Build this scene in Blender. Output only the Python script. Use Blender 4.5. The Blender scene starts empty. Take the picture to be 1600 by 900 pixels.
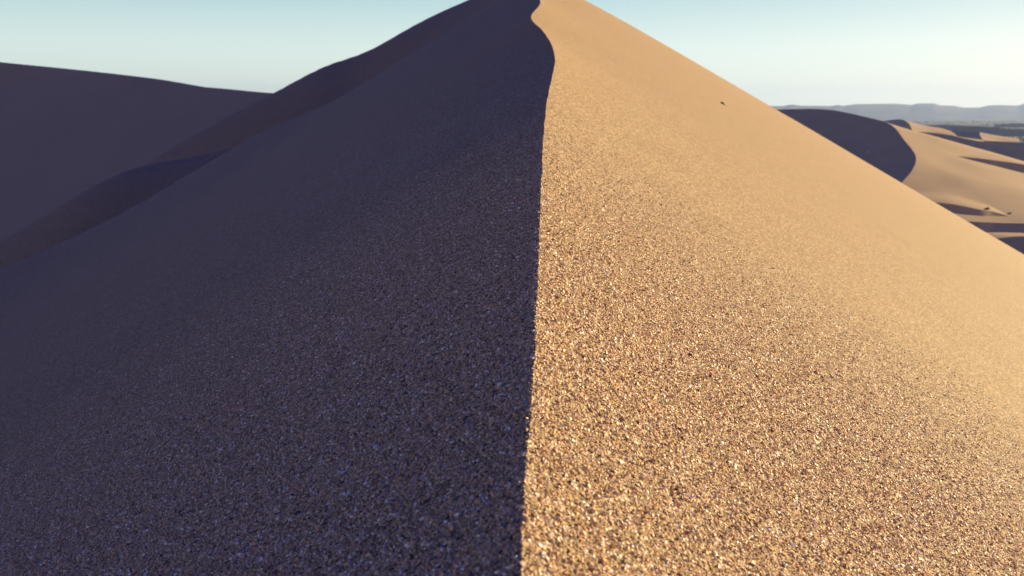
import bpy, math, random
import numpy as np
from mathutils import Vector

# ------------------------------------------------------------------ camera, sky, sun, exposure
sc = bpy.context.scene
F = 1386.0                                  # focal length in photograph pixels (1600 wide)
PITCH = math.atan(270.0 / F)                # horizon at row 180
cam_d = bpy.data.cameras.new("camera")
cam = bpy.data.objects.new("camera", cam_d)
sc.collection.objects.link(cam)
sc.camera = cam
cam_d.sensor_width = 36.0
cam_d.lens = 36.0 * F / 1600.0
cam.location = (0, 0, 0)
cam.rotation_euler = (math.radians(90) - PITCH, 0, 0)
cam_d.clip_start = 0.02
cam_d.clip_end = 40000
cam_d.dof.use_dof = True
cam_d.dof.focus_distance = 1.75
cam_d.dof.aperture_fstop = 8.0

SUN_EL = math.radians(14.0)
SUN_AZ = math.radians(63.0)                 # to the right of the view, a little ahead
sdir = Vector((math.sin(SUN_AZ) * math.cos(SUN_EL), math.cos(SUN_AZ) * math.cos(SUN_EL), math.sin(SUN_EL)))
sl = bpy.data.lights.new("sun", 'SUN')
sl.energy = 5.0
sl.angle = math.radians(0.5)
sl.color = (1.0, 0.84, 0.47)
so = bpy.data.objects.new("sun", sl)
so.rotation_euler = (-sdir).to_track_quat('-Z', 'Y').to_euler()
sc.collection.objects.link(so)

world = bpy.data.worlds.new("World")
sc.world = world
world.use_nodes = True
nt = world.node_tree
nt.nodes.clear()
out = nt.nodes.new('ShaderNodeOutputWorld')
bg = nt.nodes.new('ShaderNodeBackground')
sky = nt.nodes.new('ShaderNodeTexSky')
sky.sky_type = 'NISHITA'
sky.sun_disc = False
sky.sun_elevation = SUN_EL
sky.sun_rotation = SUN_AZ
sky.altitude = 300
sky.air_density = 1.0
sky.dust_density = 1.2
sky.ozone_density = 2.0
tc = nt.nodes.new('ShaderNodeTexCoord')
sep = nt.nodes.new('ShaderNodeSeparateXYZ')
nt.links.new(tc.outputs['Generated'], sep.inputs[0])
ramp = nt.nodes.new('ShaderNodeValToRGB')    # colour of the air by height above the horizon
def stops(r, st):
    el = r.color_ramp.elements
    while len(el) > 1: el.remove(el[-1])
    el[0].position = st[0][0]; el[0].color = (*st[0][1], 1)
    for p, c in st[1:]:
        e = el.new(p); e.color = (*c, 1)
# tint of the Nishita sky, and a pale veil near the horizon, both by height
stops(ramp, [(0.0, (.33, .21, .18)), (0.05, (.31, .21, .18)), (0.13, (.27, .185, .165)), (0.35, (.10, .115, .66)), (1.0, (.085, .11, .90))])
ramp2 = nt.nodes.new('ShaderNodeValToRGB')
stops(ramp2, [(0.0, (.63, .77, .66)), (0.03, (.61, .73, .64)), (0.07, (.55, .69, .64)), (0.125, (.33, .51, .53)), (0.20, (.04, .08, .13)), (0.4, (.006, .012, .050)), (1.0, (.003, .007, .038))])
nt.links.new(sep.outputs['Z'], ramp.inputs[0]); nt.links.new(sep.outputs['Z'], ramp2.inputs[0])
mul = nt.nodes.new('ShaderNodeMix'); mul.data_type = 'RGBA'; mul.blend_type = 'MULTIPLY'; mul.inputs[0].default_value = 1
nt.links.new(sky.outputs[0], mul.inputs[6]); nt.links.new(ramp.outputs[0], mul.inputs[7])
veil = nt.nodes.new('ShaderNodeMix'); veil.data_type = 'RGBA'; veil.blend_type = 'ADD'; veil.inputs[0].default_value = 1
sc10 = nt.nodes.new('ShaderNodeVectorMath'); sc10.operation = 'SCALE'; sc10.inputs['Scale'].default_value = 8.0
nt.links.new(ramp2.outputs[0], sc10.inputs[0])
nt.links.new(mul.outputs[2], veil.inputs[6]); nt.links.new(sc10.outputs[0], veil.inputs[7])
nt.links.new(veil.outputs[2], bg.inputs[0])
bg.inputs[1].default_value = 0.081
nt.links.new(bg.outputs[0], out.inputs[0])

sc.view_settings.view_transform = 'Standard'
sc.view_settings.look = 'None'
sc.view_settings.gamma = 1
sc.view_settings.use_curve_mapping = False
sc.view_settings.exposure = 0.92
sc.cycles.use_denoising = True
sc.cycles.max_bounces = 4
sc.cycles.diffuse_bounces = 1
sc.cycles.volume_bounces = 0

# ------------------------------------------------------------------ helpers
cp, sp = math.cos(PITCH), math.sin(PITCH)
def at(px, py, d):
    """point seen at pixel (px, py) whose distance along +Y is d"""
    X = (px - 800) / F; Y = (450 - py) / F
    y = cp + Y * sp; z = Y * cp - sp
    k = d / y
    return (X * k, d, z * k)

def link(name, verts, faces, mat, smooth=True, parent=None):
    me = bpy.data.meshes.new(name)
    verts = np.asarray(verts, dtype=np.float32).reshape(-1, 3)
    faces = np.asarray(faces, dtype=np.int32)
    n, k = faces.shape
    me.vertices.add(len(verts)); me.vertices.foreach_set('co', verts.ravel())
    me.loops.add(n * k); me.loops.foreach_set('vertex_index', faces.ravel())
    me.polygons.add(n)
    me.polygons.foreach_set('loop_start', np.arange(0, n * k, k, dtype=np.int32))
    me.polygons.foreach_set('loop_total', np.full(n, k, dtype=np.int32))
    me.polygons.foreach_set('use_smooth', np.full(n, smooth, dtype=bool))
    me.update(calc_edges=True)
    me.materials.append(mat)
    o = bpy.data.objects.new(name, me)
    sc.collection.objects.link(o)
    if parent: o.parent = parent
    return o

def grid(name, P, mat, flip=False):
    a, b = P.shape[:2]
    idx = np.arange(a * b).reshape(a, b)
    f = np.stack([idx[:-1, :-1], idx[:-1, 1:], idx[1:, 1:], idx[1:, :-1]], -1).reshape(-1, 4)
    if flip: f = f[:, ::-1]
    return link(name, P.reshape(-1, 3), f, mat)

def smoothstep(a, b, x):
    t = np.clip((x - a) / (b - a), 0, 1)
    return t * t * (3 - 2 * t)

def spline(pts, n):
    """Catmull-Rom through pts"""
    p = np.array(pts, float)
    p = np.vstack([2 * p[0] - p[1], p, 2 * p[-1] - p[-2]])
    m = len(p) - 3
    t = np.linspace(0, m - 1e-9, n)
    i = t.astype(int); f = (t - i)[:, None]
    a, b, c, d = p[i], p[i + 1], p[i + 2], p[i + 3]
    return .5 * (2 * b + (c - a) * f + (2 * a - 5 * b + 4 * c - d) * f ** 2 + (3 * b - a - 3 * c + d) * f ** 3)

class VN:                                    # smooth value noise
    def __init__(s, seed): s.g = np.random.RandomState(seed).rand(256, 256)
    def __call__(s, x, y):
        xi = np.floor(x).astype(int); yi = np.floor(y).astype(int)
        fx = x - xi; fy = y - yi
        fx = fx * fx * (3 - 2 * fx); fy = fy * fy * (3 - 2 * fy)
        g = lambda i, j: s.g[i & 255, j & 255]
        return (g(xi, yi) * (1 - fx) + g(xi + 1, yi) * fx) * (1 - fy) + (g(xi, yi + 1) * (1 - fx) + g(xi + 1, yi + 1) * fx) * fy - .5
vn = VN(5)

# ------------------------------------------------------------------ materials
GRAIN = [(0.0, (.07, .04, .03)), (.04, (.17, .10, .05)), (.13, (.33, .19, .09)), (.30, (.46, .30, .145)), (.55, (.52, .34, .18)),
         (.72, (.58, .39, .21)), (.84, (.62, .36, .14)), (.92, (.70, .52, .32)), (1.0, (.85, .76, .60))]
def fill_ramp(r, stops):
    e = r.color_ramp.elements
    while len(e) > 1: e.remove(e[-1])
    e[0].position = stops[0][0]; e[0].color = (*stops[0][1], 1)
    for p, c in stops[1:]:
        k = e.new(p); k.color = (*c, 1)

def sand(name, grain=0.0036, mean=(.60, .40, .21), fine=True):
    m = bpy.data.materials.new(name); m.use_nodes = True
    t = m.node_tree; N = t.nodes; L = t.links
    b = N['Principled BSDF']
    b.inputs['Roughness'].default_value = .75
    b.inputs['Specular IOR Level'].default_value = .08
    geo = N.new('ShaderNodeNewGeometry')
    def noise(scale, detail=2):
        n = N.new('ShaderNodeTexNoise'); n.inputs['Scale'].default_value = scale
        n.inputs['Detail'].default_value = detail
        L.new(geo.outputs['Position'], n.inputs['Vector']); return n
    if fine:
        v = N.new('ShaderNodeTexVoronoi'); v.inputs['Scale'].default_value = 1 / grain
        L.new(geo.outputs['Position'], v.inputs['Vector'])
        s = N.new('ShaderNodeSeparateColor'); L.new(v.outputs['Color'], s.inputs[0])
        n1 = noise(1 / (grain * 3), 2)
        # the random value of each grain, nudged by patches of darker and lighter grains
        mr = N.new('ShaderNodeMapRange'); mr.inputs['From Min'].default_value = .25; mr.inputs['From Max'].default_value = .75
        mr.inputs['To Min'].default_value = -.26; mr.inputs['To Max'].default_value = .24
        L.new(n1.outputs[0], mr.inputs[0])
        ad = N.new('ShaderNodeMath'); ad.operation = 'ADD'; ad.use_clamp = True
        L.new(s.outputs[0], ad.inputs[0]); L.new(mr.outputs[0], ad.inputs[1])
        r = N.new('ShaderNodeValToRGB'); fill_ramp(r, GRAIN)
        L.new(ad.outputs[0], r.inputs[0])
        col = r.outputs[0]
        bp = N.new('ShaderNodeBump'); bp.invert = True; bp.inputs['Strength'].default_value = 1.0
        bp.inputs['Distance'].default_value = grain * .6
        L.new(v.outputs['Distance'], bp.inputs['Height'])
        bp2 = N.new('ShaderNodeBump'); bp2.inputs['Strength'].default_value = .5
        bp2.inputs['Distance'].default_value = grain * 1.2
        L.new(n1.outputs[0], bp2.inputs['Height']); L.new(bp.outputs[0], bp2.inputs['Normal'])
        L.new(bp2.outputs[0], b.inputs['Normal'])
        n3 = noise(70, 4)                    # handful-sized patches of coarser and finer sand
        mp = N.new('ShaderNodeMapRange'); mp.inputs['From Min'].default_value = .3; mp.inputs['From Max'].default_value = .7
        mp.inputs['To Min'].default_value = .74; mp.inputs['To Max'].default_value = 1.22
        L.new(n3.outputs[0], mp.inputs[0])
        sc3 = N.new('ShaderNodeVectorMath'); sc3.operation = 'SCALE'
        L.new(col, sc3.inputs[0]); L.new(mp.outputs[0], sc3.inputs['Scale']); col = sc3.outputs[0]
        lo = noise(3.0, 4)
    else:
        c = N.new('ShaderNodeRGB'); c.outputs[0].default_value = (*mean, 1); col = c.outputs[0]
        lo = noise(.15, 6)
    mr2 = N.new('ShaderNodeMapRange'); mr2.inputs['From Min'].default_value = .3; mr2.inputs['From Max'].default_value = .7
    mr2.inputs['To Min'].default_value = .87; mr2.inputs['To Max'].default_value = .94
    L.new(lo.outputs[0], mr2.inputs[0])
    mx = N.new('ShaderNodeVectorMath'); mx.operation = 'SCALE'
    L.new(col, mx.inputs[0]); L.new(mr2.outputs[0], mx.inputs['Scale'])
    L.new(mx.outputs[0], b.inputs['Base Color'])
    return m

M_SAND = sand('coarse_sand')
M_FAR = sand('far_sand', fine=False)

def grain_material():
    m = bpy.data.materials.new('quartz_grains'); m.use_nodes = True
    t = m.node_tree; N = t.nodes; L = t.links; b = N['Principled BSDF']
    a = N.new('ShaderNodeAttribute'); a.attribute_name = 'tint'
    r = N.new('ShaderNodeValToRGB'); fill_ramp(r, GRAIN)
    L.new(a.outputs['Fac'], r.inputs[0])
    k = N.new('ShaderNodeVectorMath'); k.operation = 'MULTIPLY'; k.inputs[1].default_value = (1.52, 1.46, 1.40)
    L.new(r.outputs[0], k.inputs[0]); L.new(k.outputs[0], b.inputs['Base Color'])
    b.inputs['Roughness'].default_value = .5
    b.inputs['Specular IOR Level'].default_value = .4
    return m
M_GRAIN = grain_material()

def plain_mat(name, col, rough=.9, nscale=None, col2=None, detail=6):
    m = bpy.data.materials.new(name); m.use_nodes = True
    t = m.node_tree; N = t.nodes; L = t.links; b = N['Principled BSDF']
    b.inputs['Roughness'].default_value = rough
    b.inputs['Specular IOR Level'].default_value = .2
    b.inputs['Base Color'].default_value = (*col, 1)
    if nscale:
        geo = N.new('ShaderNodeNewGeometry'); n = N.new('ShaderNodeTexNoise')
        n.inputs['Scale'].default_value = nscale; n.inputs['Detail'].default_value = detail
        L.new(geo.outputs['Position'], n.inputs['Vector'])
        r = N.new('ShaderNodeValToRGB'); fill_ramp(r, [(.4, col), (.6, col2)])
        L.new(n.outputs[0], r.inputs[0]); L.new(r.outputs[0], b.inputs['Base Color'])
    return m

# ------------------------------------------------------------------ the near dune
H0 = 0.5
RISE = 0.1575
# the crest line as (distance, sideways) worked out from where it runs in view
def crest_z(v):
    v = np.asarray(v, float)
    z = -H0 + RISE * v
    cap = 60.0                                # the climb eases towards the summit
    over = np.maximum(v - cap, 0)
    return z - over * over * .0035
_cv, _cx = [], []
for px, py in [(812, 900), (815, 850), (822, 760), (829, 640), (834, 560), (838, 500), (842, 400), (846, 300), (849, 220), (853, 165),
               (862, 125), (868, 95), (864, 72), (848, 47), (831, 33), (829, 24), (838, 15), (845, 7), (844, 0), (838, -8)]:
    Y = (450 - py) / F
    s = (Y * cp - sp) / (cp + Y * sp)         # height gained per metre ahead along this ray
    d = H0 / (RISE - s)
    _cv.append(d); _cx.append(at(px, py, d)[0])
_cv = [-40.0, 0.0] + _cv + [22.0, 45.0, 70.0, 110.0]
_cx = [-1.2, -.006] + _cx + [.35, .9, 0.0, -6.0]
_cvd = np.linspace(-40, 110, 60001)
_cxd = np.interp(_cvd, _cv, _cx)
def _soft(v, x):
    # moving average whose width grows with distance keeps the bends round
    out = np.zeros_like(v)
    cs = np.concatenate([[0], np.cumsum(x)])
    dv = v[1] - v[0]
    for it in range(1):
        w = np.clip(np.abs(v) * .05, .04, 1.5) / dv
        a = np.clip((np.arange(len(v)) - w).astype(int), 0, len(v) - 1)
        b = np.clip((np.arange(len(v)) + w).astype(int) + 1, 1, len(v))
        out = (cs[b] - cs[a]) / (b - a)
    return out
_cxd = _soft(_cvd, _cxd)
_cxd = _soft(_cvd, _cxd)
_cxd = _cxd + (0.0035 * vn(_cvd * 7, _cvd * 0 + 3) + .0012 * vn(_cvd * 26, _cvd * 0 + 9)) * smoothstep(.2, .6, _cvd)
def crest_x(v): return np.interp(v, _cvd, _cxd)

def axis_of(v):
    """straight line the faces follow away from the bends of the edge"""
    return .0225 * v - .01

EDGE = [(-60, 446, 12.4), (0, 423, 12.8), (84, 393, 13.4), (169, 356, 14.2), (230, 320, 15.2), (270, 292, 16), (310, 265, 17), (359, 236, 18), (430, 197, 18.6), (500, 172, 19.2),
        (562, 132, 20), (625, 92, 21), (656, 68, 22)]
_E = np.array([at(*p) for p in EDGE])
_el = crest_x(_E[:, 1]) - _E[:, 0]
_eo = np.argsort(_el)
_el, _ey = _el[_eo], _E[_eo, 1]
def left_base(x, y, l):
    drop = smoothstep(0, 4.0, y - np.interp(l, _el, _ey) - .2) * smoothstep(.5, 7, l)
    return crest_z(y) - .57 * l - 2.2 * drop
def ridge(pts, wn, wf, tail=25.0, keep=.5, head=None, back=3.0):
    P = np.array([at(*p) for p in pts])
    l = crest_x(P[:, 1]) - P[:, 0]
    A = P[:, 2] - left_base(P[:, 0], P[:, 1], l)
    o = np.argsort(l); l, yy, A = l[o], P[o, 1], A[o]
    print('ridge', np.round(l, 1), np.round(yy, 1), np.round(A, 2))
    l = np.concatenate([[max(0.0, l[0] - head) if head else 0.0], l, [l[-1] + tail]])
    yy = np.concatenate([[yy[0]], yy, [yy[-1] - back]]); A = np.concatenate([[0.0], A, [A[-1] * keep]])
    ld = np.linspace(0, 60, 1201)                 # rounded off along its length
    k = np.exp(-.5 * (np.arange(-30, 31) / 10.0) ** 2); k /= k.sum()
    f = lambda v: np.convolve(np.pad(np.interp(ld, l, v), 30, mode='edge'), k, 'valid')
    return ld, f(yy), f(A), wn, wf
SPURS = [
    ridge(EDGE, 9.0, 2.0),
    ridge([(-80, 416, 19.4), (0, 377, 20), (84, 324, 20.6), (169, 270, 21.3), (205, 252, 21.8), (236, 250, 22.2), (290, 247, 22.6), (350, 232, 23), (430, 205, 24)], 3.2, 2.4, head=2.0),
    ridge([(60, 350, 30), (150, 298, 30), (236, 247, 30), (290, 214, 30.5), (338, 187, 31), (380, 167, 31.4), (430, 143, 32), (470, 119, 32.6), (500, 103, 33), (530, 90, 33.5), (560, 84, 34),
           (590, 70, 34.5), (630, 45, 35), (680, 20, 36), (730, 0, 37), (775, -18, 38)], 4.2, 3.0),
]
def dune_z(x, y):
    x = np.asarray(x, float); y = np.asarray(y, float)
    u = x - crest_x(y)
    zc = crest_z(y)
    r = np.maximum(u, 0); l = np.maximum(-u, 0)
    # right face: steady slope, its offset from the straight axis fades with distance from the edge
    bend = crest_x(y) - axis_of(y)
    zr = zc - .556 * r - .556 * bend * (1 - np.exp(-r / (.25 + .05 * np.abs(y)))) + .42 * (1 - np.exp(-r / 1.6)) * smoothstep(6, 58, y)
    # left face: slip face with spurs
    zl = left_base(x, y, l) + .57 * bend * (1 - np.exp(-l / (.25 + .05 * np.abs(y))))
    for rl, ry, rA, wn, wf in SPURS:
        q = y - np.interp(l, rl, ry)
        q = np.where(q < 0, q / wn, q / wf)
        zl = zl + np.interp(l, rl, rA) * np.exp(-q * q)
    und = .06 * vn(x * .35 + 3, y * .22 + 7) * smoothstep(1, 8, l)
    und2 = .05 * vn(x * .3 + 13, y * .2) * smoothstep(3, 12, r) 
    return np.where(u > 0, zr + und2, zl + und)

def symspace(maxv, near, n):
    t = np.linspace(-1, 1, n)
    a = math.asinh(maxv / near)
    return near * np.sinh(t * a)
us = symspace(75.0, .02, 641)
vs = np.concatenate([-symspace(40, .3, 81)[:41][::-1][1:][::-1] * 1.0])
vpos = symspace(105.0, .25, 1201)[600:]
vneg = -symspace(40.0, .4, 121)[60:][1:][::-1]
vs = np.concatenate([vneg, vpos])
V, U = np.meshgrid(vs, us, indexing='ij')
X = crest_x(V) + U
Z = dune_z(X, V)
Z[np.abs(U) < 1e-9] = crest_z(V[np.abs(U) < 1e-9])
dune = grid('dune', np.stack([X, V, Z], -1), M_SAND, flip=True)
dune['kind'] = 'structure'
dune['label'] = 'large sand dune with a sharp crest, one face sunlit and one in shade'

# loose grains on the part of the dune that is close enough to show them
def grains():
    rs = np.random.RandomState(11)
    y0, y1, x0, x1 = .45, 3.4, -2.2, 2.2
    dens = 1 / (.0031 ** 2)
    n = int((y1 - y0) * (x1 - x0) * dens)
    x = rs.uniform(x0, x1, n); y = rs.uniform(y0, y1, n)
    z = dune_z(x, y)
    # in view, with a margin
    dep = y * cp - z * sp
    sx = x / dep; sy = (y * sp + z * cp) / dep
    dist = np.sqrt(x * x + y * y + z * z)
    keep = (np.abs(sx) < .66) & (sy > -.40) & (rs.rand(n) < np.clip((3.5 - dist) / 2.0, 0, 1))
    x, y, z, dist = x[keep], y[keep], z[keep], dist[keep]
    n = len(x)
    base = np.array([[1, 0, 0], [-1, 0, 0], [0, 1, 0], [0, -1, 0], [0, 0, 1], [0, 0, -1]], float)
    fc = np.array([[0, 2, 4], [2, 1, 4], [1, 3, 4], [3, 0, 4], [2, 0, 5], [1, 2, 5], [3, 1, 5], [0, 3, 5]])
    P = np.repeat(base[None], n, 0) * rs.uniform(.75, 1.25, (n, 6, 3)) + rs.uniform(-.28, .28, (n, 6, 3))
    q = rs.normal(size=(n, 4)); q /= np.linalg.norm(q, axis=1)[:, None]
    w, a, b, c = q.T
    R = np.stack([1 - 2 * (b * b + c * c), 2 * (a * b - w * c), 2 * (a * c + w * b),
                  2 * (a * b + w * c), 1 - 2 * (a * a + c * c), 2 * (b * c - w * a),
                  2 * (a * c - w * b), 2 * (b * c + w * a), 1 - 2 * (a * a + b * b)], -1).reshape(n, 3, 3)
    P = np.einsum('nij,nkj->nki', R, P)
    size = .0018 * np.exp(rs.normal(0, .28, n))
    P *= size[:, None, None]
    lift = (rs.uniform(-.6, .25, n) - .35 * smoothstep(1.2, 3.3, dist)) * size
    P += np.stack([x, y, z + lift], -1)[:, None, :]
    faces = (fc[None] + (np.arange(n) * 6)[:, None, None]).reshape(-1, 3)
    o = link('sand_grains', P, faces, M_GRAIN, smooth=False)
    tint = np.clip(rs.rand(n) + .25 * (vn(x * 160, y * 160)) , 0, 1)
    at_ = o.data.attributes.new('tint', 'FLOAT', 'POINT')
    at_.data.foreach_set('value', np.repeat(tint, 6).astype(np.float32))
    o['kind'] = 'stuff'
    o['label'] = 'coarse tan and brown sand grains covering the near part of the dune'
    print('grains', n)
grains()

# ------------------------------------------------------------------ dunes further off
def ridge_dune(name, crest, slip, slip_len, back, back_len, label, n=160, m=60, slip_curve=.0, wob=.0, seed=0, mat=None, sink=(0, 0)):
    """crest: points in order; the steep face falls away on the right-hand side of travel, the long wind-swept slope on the left"""
    C = spline(crest, n)
    tt = np.linspace(0, 1, n)
    C[:, 2] -= sink[0] * np.clip(1 - tt / .35, 0, 1) ** 2 + sink[1] * np.clip(1 - (1 - tt) / .35, 0, 1) ** 2
    T = np.gradient(C[:, :2], axis=0); T /= np.linalg.norm(T, axis=1)[:, None]
    k = max(3, n // 16)
    ker = np.ones(2 * k + 1) / (2 * k + 1)
    Tp = np.pad(T, ((k, k), (0, 0)), mode='edge')
    T = np.stack([np.convolve(Tp[:, i], ker, 'valid') for i in (0, 1)], -1)
    T /= np.linalg.norm(T, axis=1)[:, None]
    Nl = np.stack([-T[:, 1], T[:, 0]], -1)
    rows = []
    tb = np.linspace(1, 0, m) ** 1.7
    ts = np.linspace(0, 1, m)[1:] ** 1.4
    for t in tb:
        s = t * back_len
        xy = C[:, :2] + Nl * s
        z = C[:, 2] - back * s * (1 - .25 * t)
        rows.append(np.column_stack([xy, z]))
    for t in ts:
        s = t * slip_len
        xy = C[:, :2] - Nl * s
        z = C[:, 2] - slip * s * (1 - slip_curve * t)
        rows.append(np.column_stack([xy, z]))
    P = np.array(rows)
    if wob:
        s = np.abs(np.concatenate([tb * back_len, ts * slip_len]))[:, None]
        P[:, :, 2] += wob * vn(P[:, :, 0] / 14 + seed, P[:, :, 1] / 14) * smoothstep(0, 12, s)
    o = grid(name, P, mat or M_FAR, flip=False)
    o['kind'] = 'structure'; o['label'] = label
    return o

# dune across the hollow on the left
ridge_dune('dune', [at(-420, 62, 110), at(-200, 76, 102), at(0, 97, 94), at(130, 110, 88), at(250, 124, 82), at(300, 134, 79), at(350, 138.5, 76), at(420, 145, 72), at(520, 150, 66), at(640, 170, 60)][::1],
           .60, 60, .12, 60, 'shaded sand dune beyond the hollow on the left', wob=.5, seed=3)

# big dune with the curved brink, right
ridge_dune('dune', [at(1080, 185, 360), at(1150, 176, 330), at(1222, 171, 300), at(1290, 171, 280), at(1345, 181, 262), at(1390, 194, 242),
                    at(1412, 218, 224), at(1430, 243, 209), at(1426, 264, 197), at(1406, 288, 186), at(1370, 325, 172)],
           .62, 60, .30, 110, 'shaded slip face of a dune with a curved brink and lit flank', wob=.8, seed=8, n=220)

FLOOR = -25.0
def terrain():
    r = np.concatenate([np.linspace(0, 60, 10)[:-1], 60 * (25000 / 60.) ** np.linspace(0, 1, 260)])
    a = np.radians(np.linspace(-180, 180, 721))
    R, A = np.meshgrid(r, a, indexing='ij')
    x = R * np.sin(A); y = R * np.cos(A)
    amp = smoothstep(120, 250, R) * (1 - smoothstep(1200, 2500, R))
    z = FLOOR - 3 * smoothstep(260, 900, R) + amp * (3.0 * vn(x / 60, y / 45) + 1.2 * vn(x / 22 + 9, y / 17))
    return x, y, z
x, y, z = terrain()
M_PLAIN = plain_mat('scrub_and_shade_plain', (.05, .05, .042), .9, .010, (.11, .09, .065), 10)
_N = M_PLAIN.node_tree.nodes; _L = M_PLAIN.node_tree.links       # open sand near the dunes, further out dark for scrub and painted-in dune shade
_g = _N.new('ShaderNodeNewGeometry'); _s = _N.new('ShaderNodeSeparateXYZ'); _L.new(_g.outputs['Position'], _s.inputs[0])
_n = _N.new('ShaderNodeTexNoise'); _n.inputs['Scale'].default_value = .02; _n.inputs['Detail'].default_value = 6
_L.new(_g.outputs['Position'], _n.inputs['Vector'])
_a = _N.new('ShaderNodeMath'); _a.operation = 'MULTIPLY_ADD'; _a.inputs[1].default_value = 160
_L.new(_n.outputs[0], _a.inputs[0]); _L.new(_s.outputs['Y'], _a.inputs[2])
_m = _N.new('ShaderNodeMapRange'); _m.inputs['From Min'].default_value = 370; _m.inputs['From Max'].default_value = 400
_L.new(_a.outputs[0], _m.inputs[0])
_x = _N.new('ShaderNodeMix'); _x.data_type = 'RGBA'; _x.inputs[6].default_value = (.50, .33, .18, 1)
_b = _N['Principled BSDF']; _c = _b.inputs['Base Color'].links[0].from_socket
_L.new(_m.outputs[0], _x.inputs[0]); _L.new(_c, _x.inputs[7]); _L.new(_x.outputs[2], _b.inputs['Base Color'])
t = grid('terrain', np.stack([x, y, z], -1), M_PLAIN, flip=True)
t['kind'] = 'structure'; t['label'] = 'flat desert floor reaching to the hills'

# what the camera direction through a pixel meets, used to seat small features on the ground they stand on
def hit(px, py):
    bpy.context.view_layer.update()
    dg = bpy.context.evaluated_depsgraph_get()
    d = Vector(at(px, py, 1.0)).normalized()
    ok, loc, n, i, o, m = sc.ray_cast(dg, d * .05, d, distance=20000)
    return (loc if ok else None), n

def low_dune(pts, pull, slip_len, back_len, label, back=.09, slip=.70, seed=1, sink=(1.2, 0)):
    P = []
    for px, py in pts:
        h, n = hit(min(px, 1598), py)
        P.append(h.y * pull if h.y > 110 else np.nan)
    ym = float(np.nanmedian(P)); yy = np.where(np.isnan(P), ym, P)
    print(label, ym)
    P = [list(at(px, py, ym + .15 * (y - ym))) for (px, py), y in zip(pts, yy)]
    return ridge_dune('dune', P, slip, slip_len, back, back_len, label, n=120, m=30, wob=.12, seed=seed, sink=sink)
def ground_ridge(pts, hs, label, steep=.95):
    """a low ridge that follows the ground it lies on: steep on the camera side, long and gentle behind"""
    P = []
    for px, py in pts:
        h, n = hit(px, py)
        P.append((h.x, h.y) if h.y > 110 else (np.nan, np.nan))
    P = np.array(P); ok = ~np.isnan(P[:, 0]); i = np.arange(len(P))
    ym = np.interp(i, i[ok], P[ok, 1])
    ym = ym.mean() + .35 * (ym - ym.mean())
    C = np.array([at(px, py, y)[:2] + (h,) for (px, py), y, h in zip(pts, ym, hs)])
    C = spline(C, 140)
    dg = bpy.context.evaluated_depsgraph_get()
    t = np.concatenate([-np.linspace(1, 0, 16)[:-1] ** 1.3, np.linspace(0, 1, 26) ** 1.6])
    V = np.zeros((len(t), 140, 3))
    for j, (cx, cy, h) in enumerate(C):
        h = max(h, 0)
        for i_, tt in enumerate(t):
            off = tt * (1.25 * h / steep + .1) if tt < 0 else tt * (9 * h + .5)
            x_, y_ = cx + off * .25, cy + off
            okk, loc, n, a_, b_, c_ = sc.ray_cast(dg, Vector((x_, y_, 80)), Vector((0, 0, -1)))
            z_ = loc.z if okk else FLOOR
            up = h * (1 - 1.25 * abs(tt)) if tt < 0 else h * (math.cos(math.pi * tt) * .5 + .5)
            V[i_, j] = (x_, y_, z_ + max(up, 0) - (.04 if up <= 0 else -.005))
    o = grid('dune', V, M_FAR, flip=True)
    o['kind'] = 'structure'; o['label'] = label
ground_ridge([(1496, 245), (1512, 249), (1540, 255), (1570, 260), (1598, 266), (1640, 275), (1700, 290)], [0, .35, .9, 1.3, 1.6, 1.6, 1.0], 'narrow shaded ridge across the lit flank of the curved dune')
ground_ridge([(1400, 346), (1440, 344), (1470, 342), (1500, 340), (1530, 336), (1550, 333), (1564, 333), (1578, 334)], [1.0, 1.0, 1.0, 1.0, .85, .6, .3, 0], 'short low ridge of sand with a thin dark slip face')
low_dune([(1440, 345), (1480, 345), (1515, 346), (1560, 348), (1610, 349), (1680, 352), (1760, 356)], .975, 3.4, 18, 'low ridge with a long dark shaded band at the foot of the lit dune', seed=23, sink=(0, 0))
low_dune([(1480, 378), (1540, 375), (1570, 371), (1600, 369), (1660, 370), (1740, 376)], .93, 16, 16, 'low dune in full shade at the corner beside the near slope', seed=24, sink=(0, 0))
# lit crests further out on the plain
def far_dune(pts, d, slip_len, back_len, label, back=.22, seed=0):
    return ridge_dune('dune', [at(px, py, d + k) for px, py, k in pts], .6, slip_len, back, back_len, label, n=90, m=24, wob=.6, seed=seed)
far_dune([(1370, 191, 80), (1395, 187, 50), (1410, 187, 20), (1420, 193, 0), (1424, 201, -20), (1430, 209, -40)], 560, 22, 26, 'small distant dune with a dark left side and a lit right side', back=.30, seed=31)
far_dune([(1455, 206, 50), (1500, 205, 30), (1528, 206, 10), (1531, 211, -10), (1536, 219, -40)], 620, 12, 24, 'distant dune with a pale lit top on the dark plain', back=.22, seed=32)
far_dune([(1440, 214, 20), (1500, 218, 10), (1585, 222, 0), (1680, 226, -10)], 500, 14, 20, 'long dark dune behind the lit ridge', back=.2, seed=33)
far_dune([(1400, 204, 30), (1470, 209, 10), (1560, 226, 0), (1680, 240, -10)], 430, 16, 20, 'shaded low dune just behind the lit ridge', back=.2, seed=34)
far_dune([(1480, 201, 30), (1530, 199, 10), (1600, 202, 0), (1700, 203, -10)], 900, 12, 20, 'thin dark line of low dunes far out on the plain', back=.2, seed=35)

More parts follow.
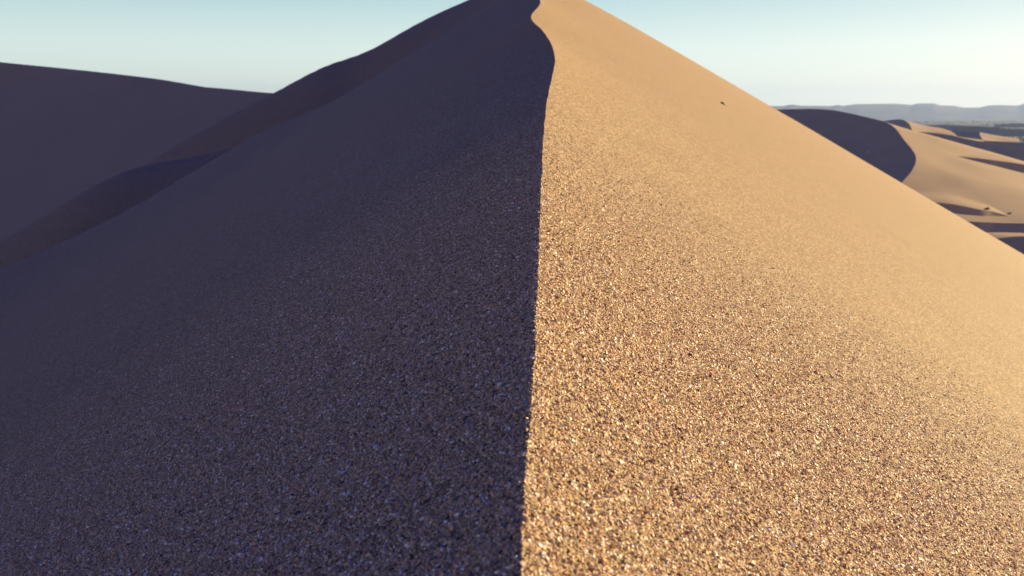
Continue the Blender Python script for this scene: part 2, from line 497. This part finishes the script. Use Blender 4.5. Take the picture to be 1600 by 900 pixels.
far_dune([(1470, 212, 30), (1482, 211, 12), (1490, 212, 0), (1494, 215, -25)], 520, 5, 14, 'small pale sliver of a dune among the dark ground', back=.20, seed=36)
far_dune([(1440, 196, 40), (1480, 195, 20), (1520, 197, 0), (1560, 199, -20)], 1150, 10, 20, 'distant dark dune line to the left on the plain', back=.2, seed=38)
far_dune([(1555, 194, 40), (1590, 193, 20), (1640, 194, 0), (1700, 196, -20)], 1500, 10, 20, 'farthest dark dune line on the plain', back=.2, seed=39)

# scrub scattered over the far plain
M_SCRUB = plain_mat('scrub_foliage', (.06, .065, .045), .9, 1.5, (.035, .04, .028))
def bush_mesh(rs, n_leaf, rx, rz):
    """leafy clump: many small tilted blades filling a low rounded volume"""
    c = rs.normal(size=(n_leaf, 3)); c /= np.linalg.norm(c, axis=1)[:, None]
    c *= rs.uniform(.35, 1, (n_leaf, 1)) ** .5 * np.array([rx, rx, rz]); c[:, 2] = np.abs(c[:, 2])
    a = rs.normal(size=(n_leaf, 3)) * rx * .16; b = rs.normal(size=(n_leaf, 3)) * rx * .16
    v = np.stack([c - a, c + b, c + a, c - b], 1).reshape(-1, 3)
    return v, np.arange(n_leaf * 4).reshape(-1, 4)
def scrub():
    rs = np.random.RandomState(4)
    protos = [bush_mesh(rs, 26, 1.0, .7) for _ in range(12)]
    V, Fc, k = [], [], 0
    bpy.context.view_layer.update(); dg = bpy.context.evaluated_depsgraph_get()
    for i in range(7500):
        d = 400 * (4500 / 400) ** rs.rand(); az = rs.uniform(.34, .75)
        x_, y_ = d * az, d
        if vn(np.array(x_ / 90), np.array(y_ / 160)) < -.05 + .1 * (d < 700): continue
        okk, loc, n, a_, b_, c_ = sc.ray_cast(dg, Vector((x_, y_, 80)), Vector((0, 0, -1)))
        zz = loc.z if okk else FLOOR
        if okk and a_ >= 0 and b_.name.startswith('dune') and n.y > -.3: continue
        v, f = protos[rs.randint(12)]
        s_ = rs.uniform(.6, 1.8) * (1 + d / 2500)
        V.append(v * s_ + (x_, y_, zz - .1 * s_)); Fc.append(f + k); k += len(v)
    o = link('scrub', np.concatenate(V), np.concatenate(Fc), M_SCRUB, smooth=False)
    o['kind'] = 'stuff'; o['label'] = 'dark desert scrub dotted over the plain'
scrub()

# far mountains
def mountains():
    prof = [(-3000, 150), (-1500, 158), (0, 160), (900, 166), (1150, 166), (1225, 165.5), (1237, 163), (1250, 165), (1300, 165.5), (1309, 163.5), (1316, 165.5), (1338, 162.5), (1400, 162),
            (1425, 164), (1432, 161.5), (1460, 161.5), (1468, 164.5), (1490, 165), (1505, 168), (1530, 168), (1545, 164.5), (1560, 164), (1590, 165), (1605, 161), (1680, 158), (1900, 162), (2600, 150), (4000, 150)]
    ps = np.interp(np.linspace(-3000, 4000, 1401), [p[0] for p in prof], [p[1] for p in prof])
    xs = np.linspace(-3000, 4000, 1401)
    D = 6000.0
    rows = []
    for j, (dd, hh) in enumerate([(0, 0), (150, .25), (350, .5), (600, .78), (800, 1), (1000, .97), (1600, .5), (2200, 0)]):
        P = []
        for i, (a, b) in enumerate(zip(xs, ps)):
            top = at(a, b, D + 800)
            k = (D + dd) / (D + 800)
            base = FLOOR - 20
            zz = base + (top[2] - base) * hh
            zz += 0 if j in (0, 4, 7) else 14 * float(vn(np.array(i / 6. + 7 * j), np.array(j * 3.1)))
            P.append((top[0] * k, D + dd, zz))
        rows.append(P)
    m = plain_mat('mountain_rock', (.16, .13, .11), .95, .004, (.10, .085, .08))
    o = grid('mountains', np.array(rows), m, flip=True)
    o['kind'] = 'structure'; o['label'] = 'low hazy mountains along the horizon'
mountains()

# haze
def haze():
    x0, x1, y0, y1, z0, z1 = -9000, 9000, -3000, 9000, FLOOR - 60, 260
    v = [(x0, y0, z0), (x1, y0, z0), (x1, y1, z0), (x0, y1, z0), (x0, y0, z1), (x1, y0, z1), (x1, y1, z1), (x0, y1, z1)]
    f = [(0, 3, 2, 1), (4, 5, 6, 7), (0, 1, 5, 4), (1, 2, 6, 5), (2, 3, 7, 6), (3, 0, 4, 7)]
    m = bpy.data.materials.new('thin_haze'); m.use_nodes = True
    N = m.node_tree.nodes; N.clear()
    o = N.new('ShaderNodeOutputMaterial'); pv = N.new('ShaderNodeVolumePrincipled')
    pv.inputs['Color'].default_value = (.46, .62, 1, 1)
    pv.inputs['Density'].default_value = 0.85e-4
    pv.inputs['Anisotropy'].default_value = .3
    m.node_tree.links.new(pv.outputs[0], o.inputs['Volume'])
    h = link('haze', v, f, m, smooth=False)
    h['kind'] = 'stuff'; h['label'] = 'thin pale haze over the desert'
haze()

# ------------------------------------------------------------------ the few single things that lie about
def stone(name, px, py, size, mat, label, cat, seed, squash=.7):
    loc, n = hit(px, py)
    rs = np.random.RandomState(seed)
    import bmesh
    bm = bmesh.new(); bmesh.ops.create_icosphere(bm, subdivisions=3, radius=1)
    dirs = rs.normal(size=(9, 3)); dirs /= np.linalg.norm(dirs, axis=1)[:, None]
    cut = rs.uniform(.62, .9, 9)
    for v in bm.verts:
        p = np.array(v.co)
        for dd, c in zip(dirs, cut):
            h = p @ dd
            if h > c: p = p - dd * (h - c) * .85
        p[2] *= squash; p[0] *= 1.2
        v.co = Vector(p * size)
    me = bpy.data.meshes.new(name); bm.to_mesh(me); bm.free()
    me.materials.append(mat)
    for p in me.polygons: p.use_smooth = True
    o = bpy.data.objects.new(name, me); sc.collection.objects.link(o)
    o.location = loc + n * size * squash * .45
    o.rotation_euler = n.to_track_quat('Z', 'Y').to_euler()
    o['label'] = label; o['category'] = cat
    print(name, loc)
    return o
M_DARKSTONE = plain_mat('dark_stone', (.04, .022, .012), .8, 40, (.06, .032, .018))
M_QUARTZ = plain_mat('pale_quartz', (.80, .76, .68), .3, 200, (.85, .82, .75))
stone('pebble', 1130, 163, .075, M_DARKSTONE, 'dark brown pebble lying alone high on the sunlit slope', 'pebble', 3, .95)
stone('quartz_pebble', 1288, 399, .0045, M_QUARTZ, 'tiny white quartz chip on the sunlit slope below the skyline', 'pebble', 5)
stone('quartz_pebble', 1357, 237, .28, M_QUARTZ, 'pale stone halfway down the shaded face of the curved dune', 'stone', 6)

def shrub(px, py, r, label, seed):
    loc, n = hit(px, py)
    root = bpy.data.objects.new('desert_shrub', None); sc.collection.objects.link(root); root.location = loc
    root['label'] = label; root['category'] = 'shrub'; root['group'] = 'shrubs by the shaded ridges'
    rs = np.random.RandomState(seed)
    v, f = bush_mesh(rs, 140, r, r * .8)
    v[:, 2] += r * .15
    link('foliage', v, f, M_SCRUB, smooth=False, parent=root)
    V, Fc = [], []
    for k in range(6):
        a = k * 1.05 + rs.rand() * .5; tip = np.array([math.cos(a) * r * .6, math.sin(a) * r * .6, r * .7])
        s_ = np.array([-math.sin(a), math.cos(a), 0]) * r * .04; t_ = np.array([0, 0, r * .05])
        b = len(V) * 8
        V.append([-s_, -t_, s_, t_, tip - s_ * .4, tip - t_ * .4, tip + s_ * .4, tip + t_ * .4])
        Fc += [[b, b + 1, b + 5, b + 4], [b + 1, b + 2, b + 6, b + 5], [b + 2, b + 3, b + 7, b + 6], [b + 3, b, b + 4, b + 7]]
    link('stem', np.array(V).reshape(-1, 3), Fc, M_DARKSTONE, smooth=False, parent=root)
shrub(1543, 327, .4, 'dark shrub on the tip of the short low ridge beyond the slope', 1)
shrub(1578, 334, .28, 'smaller shrub standing on open sand right of the short ridge', 2)
